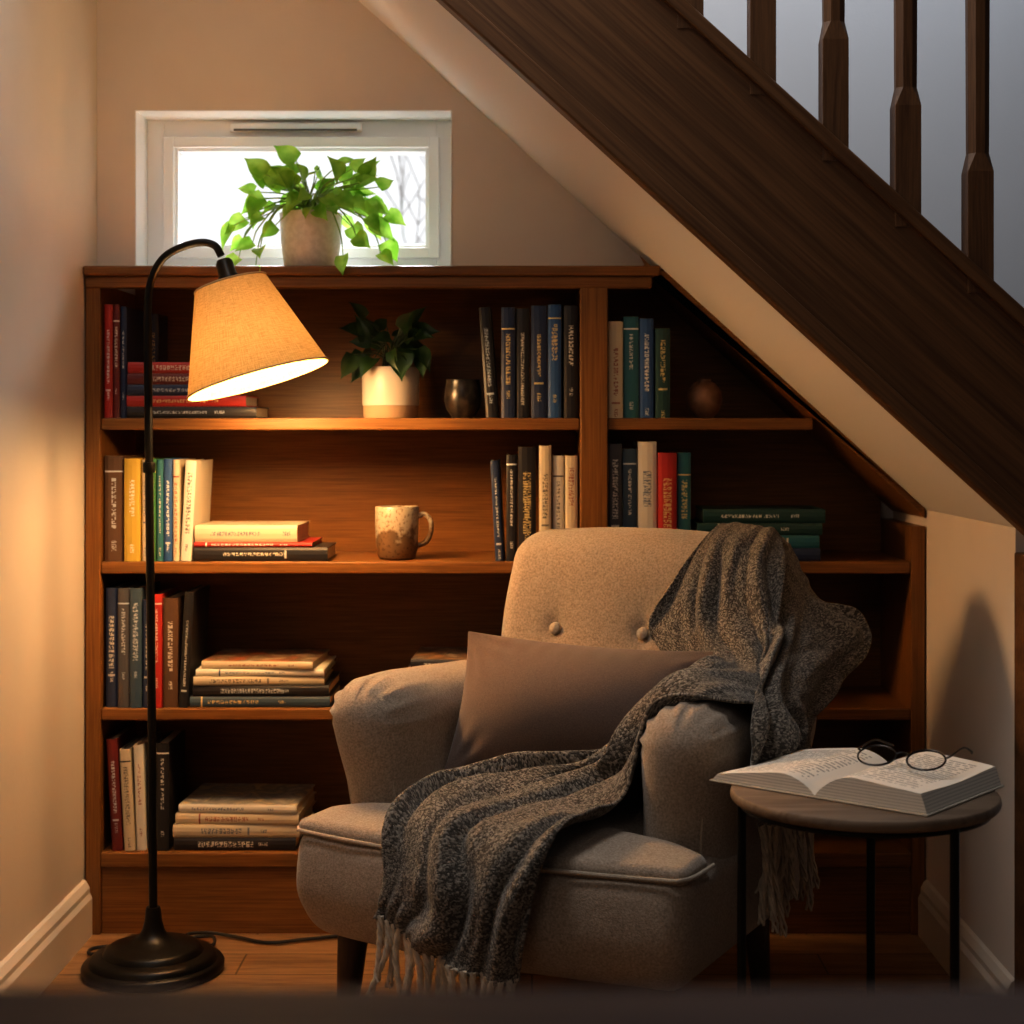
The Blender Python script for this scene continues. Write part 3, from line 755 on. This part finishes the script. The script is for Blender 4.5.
# ------------------------------------------------------------ throw blanket
m,n,b=nt("tweed_knit"); M_throw=m
uvn=N(n,'ShaderNodeUVMap'); mpn=N(n,'ShaderNodeMapping'); n.links.new(uvn.outputs[0],mpn.inputs[0]); mpn.inputs['Scale'].default_value=(1,1.5,1); mpn.inputs['Rotation'].default_value=(0,0,.6)
vo=N(n,'ShaderNodeTexVoronoi'); vo.inputs['Scale'].default_value=275; vo.inputs['Randomness'].default_value=.75
n.links.new(mpn.outputs[0],vo.inputs['Vector'])
sp=N(n,'ShaderNodeSeparateColor'); n.links.new(vo.outputs['Color'],sp.inputs[0])
r=ramp(n,[(.0,(.050,.044,.038)),(.42,(.085,.075,.066)),(.60,(.18,.160,.138)),(1.0,(.36,.325,.28))]); n.links.new(sp.outputs[0],r.inputs[0]); n.links.new(r.outputs[0],b.inputs['Base Color'])
bp=N(n,'ShaderNodeBump'); bp.inputs['Strength'].default_value=.9; bp.inputs['Distance'].default_value=.002; bp.invert=True
n.links.new(vo.outputs['Distance'],bp.inputs['Height']); n.links.new(bp.outputs[0],b.inputs['Normal'])
b.inputs['Roughness'].default_value=.95; b.inputs['Specular IOR Level'].default_value=.1; b.inputs['Sheen Weight'].default_value=.2
M_fr=plain("fringe_yarn",(.52,.45,.36),.95,var=.3,vscale=60)
def sheet(mb,secs,nu,nv,folds,amp,ref,W,seed=0,skew=0):
    S=[[Vector(p) for p in s] for s in secs]
    def pos(t,s):
        return cr([cr(sec,s) for sec in S],t)
    rows=[[pos(j/nv,i/nu) for i in range(nu+1)] for j in range(nv+1)]
    def nrm(j,i):
        a=rows[min(j+1,nv)][i]-rows[max(j-1,0)][i]; b_=rows[j][min(i+1,nu)]-rows[j][max(i-1,0)]
        return a.cross(b_).normalized()
    sg=1 if nrm(int(nv*ref[0]),nu//2).dot(Vector(ref[1]))>0 else -1
    out=[];
    for j in range(nv+1):
        t=j/nv; r_=[]
        for i in range(nu+1):
            s=i/nu; nn=nrm(j,i)*sg
            s2=s+.20*noise.noise(Vector((t*6+seed,s*2.0,3)))
            ph=2*pi*(folds*s2+skew*t+.5*noise.noise(Vector((t*6+seed,s*1.2,0)))+.22*math.sin(t*7+seed))
            am=amp(t) if callable(amp) else amp
            w=(.5+.5*math.cos(ph))**.8
            k1=max(.1,.7+1.7*noise.noise(Vector((s*3.0,t*6,seed+7))))
            w2=(.5+.5*math.cos(ph*1.9+5*t+1))*max(0,.35+1.4*noise.noise(Vector((s*5,t*10,seed+17))))
            big=max(0,noise.noise(Vector((s*1.6,t*4.5,seed+27))))
            dsp=am*(w*k1+.30*w2+.9*big)+.003*noise.noise(Vector((s*7,t*20,seed)))+.002
            r_.append(rows[j][i]+nn*max(dsp,-.001))
        out.append(r_)
    vs=[];fs=[];uvs=[]
    Ls=[0]
    for j in range(nv): Ls.append(Ls[-1]+(out[j+1][nu//2]-out[j][nu//2]).length)
    for j in range(nv+1): vs+=out[j]
    for j in range(nv):
        for i in range(nu):
            fs.append((j*(nu+1)+i,j*(nu+1)+i+1,(j+1)*(nu+1)+i+1,(j+1)*(nu+1)+i))
            uvs.append([(W*i/nu,Ls[j]+3*seed),(W*(i+1)/nu,Ls[j]+3*seed),(W*(i+1)/nu,Ls[j+1]+3*seed),(W*i/nu,Ls[j+1]+3*seed)])
    mb.add(vs,fs,0,uvs)
    return out
th=empty("throw_blanket",CH,CR,"grey brown tweed knit throw with fringe draped over the armchair","blanket")
tm=MB()
A=[
 [(.160,.700,.60),(.180,.70,.60),(.21,.705,.59),(.24,.70,.60),(.265,.70,.60)],
 [(.160,.690,.76),(.180,.69,.76),(.21,.690,.76),(.24,.69,.76),(.265,.685,.75)],
 [(.162,.630,.832),(.18,.63,.833),(.21,.630,.832),(.24,.628,.828),(.272,.625,.810)],
 [(.148,.566,.812),(.175,.562,.814),(.21,.560,.812),(.25,.560,.806),(.290,.575,.785)],
 [(.118,.512,.740),(.16,.506,.743),(.21,.500,.745),(.26,.500,.745),(.306,.520,.735)],
 [(.082,.478,.655),(.15,.470,.660),(.21,.460,.668),(.28,.450,.668),(.325,.450,.650)],
 [(.160,.430,.590),(.205,.415,.606),(.25,.395,.616),(.31,.390,.612),(.362,.395,.575)],
 [(.205,.345,.545),(.232,.320,.590),(.265,.300,.614),(.315,.285,.612),(.372,.285,.566)],
 [(.135,.262,.480),(.180,.238,.490),(.215,.208,.550),(.260,.180,.612),(.360,.165,.594)],
 [(.000,.248,.456),(.068,.215,.448),(.138,.188,.448),(.192,.160,.480),(.242,.135,.594)],
 [(-.090,.210,.430),(-.026,.178,.430),(.044,.148,.430),(.118,.120,.426),(.200,.100,.440)],
 [(-.125,.095,.416),(-.053,.077,.419),(.018,.062,.419),(.090,.045,.414),(.172,.028,.404)],
 [(-.128,-.022,.396),(-.060,-.040,.398),(.006,-.046,.400),(.078,-.044,.398),(.150,-.032,.390)],
 [(-.120,-.066,.345),(-.060,-.080,.345),(.004,-.086,.345),(.070,-.084,.342),(.136,-.070,.338)],
 [(-.120,-.078,.300),(-.060,-.090,.290),(.002,-.096,.280),(.066,-.092,.270),(.122,-.076,.265)],
 [(-.122,-.080,.272),(-.060,-.092,.248),(.002,-.098,.230),(.062,-.094,.216),(.112,-.078,.210)],
]
ampA=lambda t:.004+.012*sm(.12,.3,t)+.010*sm(.4,.6,t)
eA=sheet(tm,A,120,270,4.4,ampA,(.8,(0,-1,1)),.46,1,skew=.9)
Bs=[
 [(.215,.590,.828),(.245,.63,.828),(.262,.69,.800)],
 [(.255,.535,.783),(.275,.61,.778),(.288,.69,.748)],
 [(.285,.470,.710),(.308,.57,.705),(.322,.69,.698)],
 [(.318,.390,.645),(.345,.49,.650),(.402,.70,.638)],
 [(.350,.260,.606),(.366,.40,.606),(.380,.58,.575)],
 [(.370,.160,.565),(.376,.31,.548),(.378,.46,.525)],
 [(.372,.150,.480),(.375,.30,.470),(.378,.44,.460)],
 [(.368,.215,.400),(.372,.33,.395),(.376,.44,.395)],
]
eB=sheet(tm,Bs,80,170,3.4,lambda t:.004+.014*sm(.1,.5,t),(.7,(1,0,0.2)),.40,2,skew=-.5)
to=tm.obj("blanket_cloth",M_throw,th,fix=False,angle=180)
md=to.modifiers.new("s",'SOLIDIFY'); md.thickness=.005; md.offset=0
def fringe(edge,nt_,ln,seed,name,r0=.0034):
    rnd=random.Random(seed); mb=MB()
    for k in range(nt_):
        p=cr(edge,(k+.5)/nt_)+Vector((0,0,.006))
        L=ln*rnd.uniform(.8,1.2); dx=rnd.uniform(-.020,.020); dy=rnd.uniform(-.016,.002); cu=rnd.uniform(-.008,.008)
        for s in range(3):
            pts=[];RR_=[]
            for q_ in range(13):
                tq=q_/12; an_=2*pi*s/3+tq*14
                rad=.0032*(1-.2*tq) if tq<.8 else .0032+.012*(tq-.8)
                pts.append(p+Vector((dx*tq*tq+cu*math.sin(tq*pi*1.5),dy*tq,-L*tq))+Vector((math.cos(an_)*rad,math.sin(an_)*rad,0)))
                RR_.append(r0*(1-.35*tq))
            mb.add(*tubedata(pts,RR_,5))
    return mb.obj(name,M_fr,th)
fr=fringe(eA[-1],22,.108,3,"fringe"); fr["kind"]="stuff"
fr=fringe(eB[-1],17,.150,5,"fringe"); fr["kind"]="stuff"

# ------------------------------------------------------------ side table
TX,TY,TZ=.470,-.955,.500
tb=empty("side_table",(TX,TY,0),0,"small round side table with brown top and black metal legs","side table")
lathe("tabletop",[(0,TZ-.016),(.184,TZ-.016),(.187,TZ-.013),(.1885,TZ-.008),(.187,TZ-.002),(.185,TZ),(0,TZ)],M_table,tb,seg=96)
for a in (177,75,-58):
    a=math.radians(a); x,y=.172*math.cos(a),.172*math.sin(a)
    tube("leg",[(x,y,0),(x,y,TZ-.016)],.0065,M_black,tb,seg=14)
tube("support_ring",[(.172*math.cos(2*pi*k/64),.172*math.sin(2*pi*k/64),TZ-.021) for k in range(64)],.0050,M_black,tb,seg=8,closed=True)

# open book
ob=empty("open_book",(.466,-.918,TZ+.0005),math.radians(-40),"open hardback book lying on the side table","book")
BW,BH=.160,.116
def pageh(x,th,dr):
    a=abs(x)/BW
    return .003+th*(math.sin(min(1,a*2.4)*pi/2)**.8)*(1-dr*a**1.5)
def pblock(s,th,dr):
    mb=MB(); nx=30; ny=8; v=[];f=[]
    H=BH
    for i in range(nx+1):
        x=BW*i/nx
        for j in range(ny+1):
            y=-H+2*H*j/ny
            v.append((s*x,y,pageh(x,th,dr)+.0016*math.sin(y*30+x*30)*(x/BW)))
    o_=len(v)
    for i in range(nx+1):
        x=BW*i/nx
        for j in (0,ny): v.append((s*(x+.009*(i/nx)),-H+2*H*j/ny,.0030))
    for i in range(nx):
        for j in range(ny): f.append((i*(ny+1)+j,(i+1)*(ny+1)+j,(i+1)*(ny+1)+j+1,i*(ny+1)+j+1))
        f.append((i*(ny+1),(i+1)*(ny+1),o_+(i+1)*2,o_+i*2))
        f.append((i*(ny+1)+ny,(i+1)*(ny+1)+ny,o_+(i+1)*2+1,o_+i*2+1))
        f.append((o_+i*2,o_+(i+1)*2,o_+(i+1)*2+1,o_+i*2+1))
    f.append(tuple([nx*(ny+1)+j for j in range(ny+1)]+[o_+nx*2+1,o_+nx*2]))
    mb.add(v,f)
    return mb
m,n,b=nt("printed_page"); M_pp=m
tc=N(n,'ShaderNodeTexCoord'); sp=N(n,'ShaderNodeSeparateXYZ'); n.links.new(tc.outputs['Object'],sp.inputs[0])
def MM(op,a,bb=None):
    x=N(n,'ShaderNodeMath',operation=op)
    for i,q_ in enumerate((a,bb)):
        if q_ is None: continue
        if isinstance(q_,(int,float)): x.inputs[i].default_value=q_
        else: n.links.new(q_,x.inputs[i])
    return x.outputs[0]
LP=.0105
ln=MM('GREATER_THAN',MM('FRACT',MM('DIVIDE',sp.outputs[1],LP)),.55)
cb=N(n,'ShaderNodeCombineXYZ'); n.links.new(MM('FLOOR',MM('DIVIDE',sp.outputs[0],.0036)),cb.inputs[0]); n.links.new(MM('FLOOR',MM('DIVIDE',sp.outputs[1],LP)),cb.inputs[1])
wn=N(n,'ShaderNodeTexWhiteNoise'); n.links.new(cb.outputs[0],wn.inputs['Vector'])
ax=MM('ABSOLUTE',sp.outputs[0]); inx=MM('MULTIPLY',MM('GREATER_THAN',ax,.024),MM('LESS_THAN',ax,.142)); iny=MM('LESS_THAN',MM('ABSOLUTE',sp.outputs[1]),.098)
ge=N(n,'ShaderNodeNewGeometry'); sn=N(n,'ShaderNodeSeparateXYZ'); n.links.new(ge.outputs['True Normal'],sn.inputs[0])
upm=MM('GREATER_THAN',MM('ABSOLUTE',sn.outputs[2]),.5)
mk=MM('MULTIPLY',MM('MULTIPLY',ln,MM('GREATER_THAN',wn.outputs['Value'],.22)),MM('MULTIPLY',MM('MULTIPLY',inx,iny),upm))
mk=MM('MULTIPLY',mk,.6)
lay=MM('MULTIPLY',MM('MULTIPLY',MM('GREATER_THAN',MM('FRACT',MM('DIVIDE',sp.outputs[2],.0042)),.68),MM('SUBTRACT',1,upm)),.30)
mk=MM('ADD',mk,lay)
mix=N(n,'ShaderNodeMix',data_type='RGBA'); n.links.new(mk,mix.inputs[0]); mix.inputs[6].default_value=(.86,.78,.68,1); mix.inputs[7].default_value=(.10,.08,.06,1)
n.links.new(mix.outputs[2],b.inputs['Base Color']); b.inputs['Roughness'].default_value=.85
pblock(-1,.030,.76).obj("page_block",M_pp,ob,angle=50)
pblock(1,.037,.36).obj("page_block",M_pp,ob,angle=50)
M_cov=plain("pale_cover",(.50,.44,.36),.6)
box("cover",-.172,.172,-.120,.120,0,.0026,M_cov,.001,ob)

# eyeglasses
gz=TZ+.0385
eg=empty("eyeglasses",(.518,-.978,gz),math.radians(-28),"round dark wire eyeglasses resting on the open book","eyeglasses")
M_wire=plain("dark_wire",(.02,.014,.012),.3,metal=.6)
M_lens=clear("lens_glass",.02)
fm=MB(); tilt=math.radians(22)
RR=.0265
def gp(x,h): return Vector((x,h*math.cos(tilt),h*math.sin(tilt)+RR*math.sin(tilt)+.002))
for cx in (-.035,.035):
    fm.add(*tubedata([gp(cx+RR*math.cos(2*pi*k/40),RR*.95*math.sin(2*pi*k/40)) for k in range(40)],.0015,8,closed=True))
fm.add(*tubedata([gp(-.0095,.006),gp(-.004,.012),gp(.004,.012),gp(.0095,.006)],.0015,8,sub=4))
fm.obj("frame",M_wire,eg)
for cx in (-.035,.035):
    v=[gp(cx,0)]+[gp(cx+RR*math.cos(2*pi*k/40),RR*.95*math.sin(2*pi*k/40)) for k in range(40)]
    MB().add(v,[(0,1+k,1+(k+1)%40) for k in range(40)]).obj("lens",M_lens,eg)
for s in (-1,1):
    tube("temple",[gp(s*.0615,.010),gp(s*.065,.014)+Vector((0,.004,0)),Vector((s*.064+.006,.070,.020)),Vector((s*.060+.012,.105,.010)),Vector((s*.058+.012,.122,.004))],[.0015,.0015,.0013,.0016,.0020],M_wire,eg,seg=8,sub=5)

# ------------------------------------------------------------ near table edge (out of focus)
ct=empty("console_table",(0,-2.80,0),0,"dark polished wooden table top, out of focus","table")
M_con=wood("console_wood",(.040,.019,.013),(.075,.040,.028),(3,30,20),.6,spec=.12)
ctz=.797
box("tabletop",-.62,.62,-.17,.160,ctz-.028,ctz,M_con,.006,ct)
for x in (-.57,.57):
    for y in (-.13,.125): box("leg",x-.02,x+.02,y-.02,y+.02,0,ctz-.028,M_con,.003,ct)

# ------------------------------------------------------------ lights / world
def area(name,loc,target,size,energy,col):
    l=bpy.data.lights.new(name,'AREA'); l.energy=energy; l.size=size; l.color=col
    o=bpy.data.objects.new(name,l); link(o); o.location=loc
    o.rotation_euler=(Vector(target)-Vector(loc)).to_track_quat('-Z','Y').to_euler(); return o
area("stairwell_light",(.75,-.25,2.75),(.75,.0,1.2),.5,8.5,(.86,.92,1))
area("room_fill",(-.7,-3.1,2.3),(.0,-.6,.5),1.2,6,(1,.88,.77))
area("overhead_fill",(-.42,-.85,2.75),(-.50,.0,1.65),.7,21,(1,.96,.92))  # unseen fill lamp, added to brighten the upper walls and window frame
area("window_daylight",(-.50,1.4,2.5),(-.48,.1,1.42),.8,120,(.95,.98,1))
w=bpy.data.worlds.new("world"); SC.world=w; w.use_nodes=True; n=w.node_tree
bg=n.nodes['Background']; tc=N(n,'ShaderNodeTexCoord'); sp=N(n,'ShaderNodeSeparateXYZ'); n.links.new(tc.outputs['Generated'],sp.inputs[0])
def W(op,a,bb=None):
    x=N(n,'ShaderNodeMath',operation=op)
    for i,q_ in enumerate((a,bb)):
        if q_ is None: continue
        if isinstance(q_,(int,float)): x.inputs[i].default_value=q_
        else: n.links.new(q_,x.inputs[i])
    return x.outputs[0]
out=W('GREATER_THAN',sp.outputs[1],.6)
bg.inputs['Color'].default_value=(.97,.97,1,1)
n.links.new(W('ADD',W('MULTIPLY',out,1.0),.028),bg.inputs['Strength'])

# ------------------------------------------------------------ camera
cd=bpy.data.cameras.new("camera"); cam=bpy.data.objects.new("camera",cd); link(cam)
cam.location=(0,-3.27,1.01); cam.rotation_euler=(pi/2,0,0)
cd.sensor_width=36; cd.lens=36*1634/1024
cd.shift_x=-20/1024; cd.shift_y=-82/1024
cd.dof.use_dof=True; cd.dof.focus_distance=2.75; cd.dof.aperture_fstop=5.0
cd.clip_start=.02
SC.camera=cam
SC.view_settings.view_transform='Standard'
try: SC.view_settings.look='Medium High Contrast'
except Exception:
    SC.view_settings.look='None'; SC.view_settings.gamma=.92
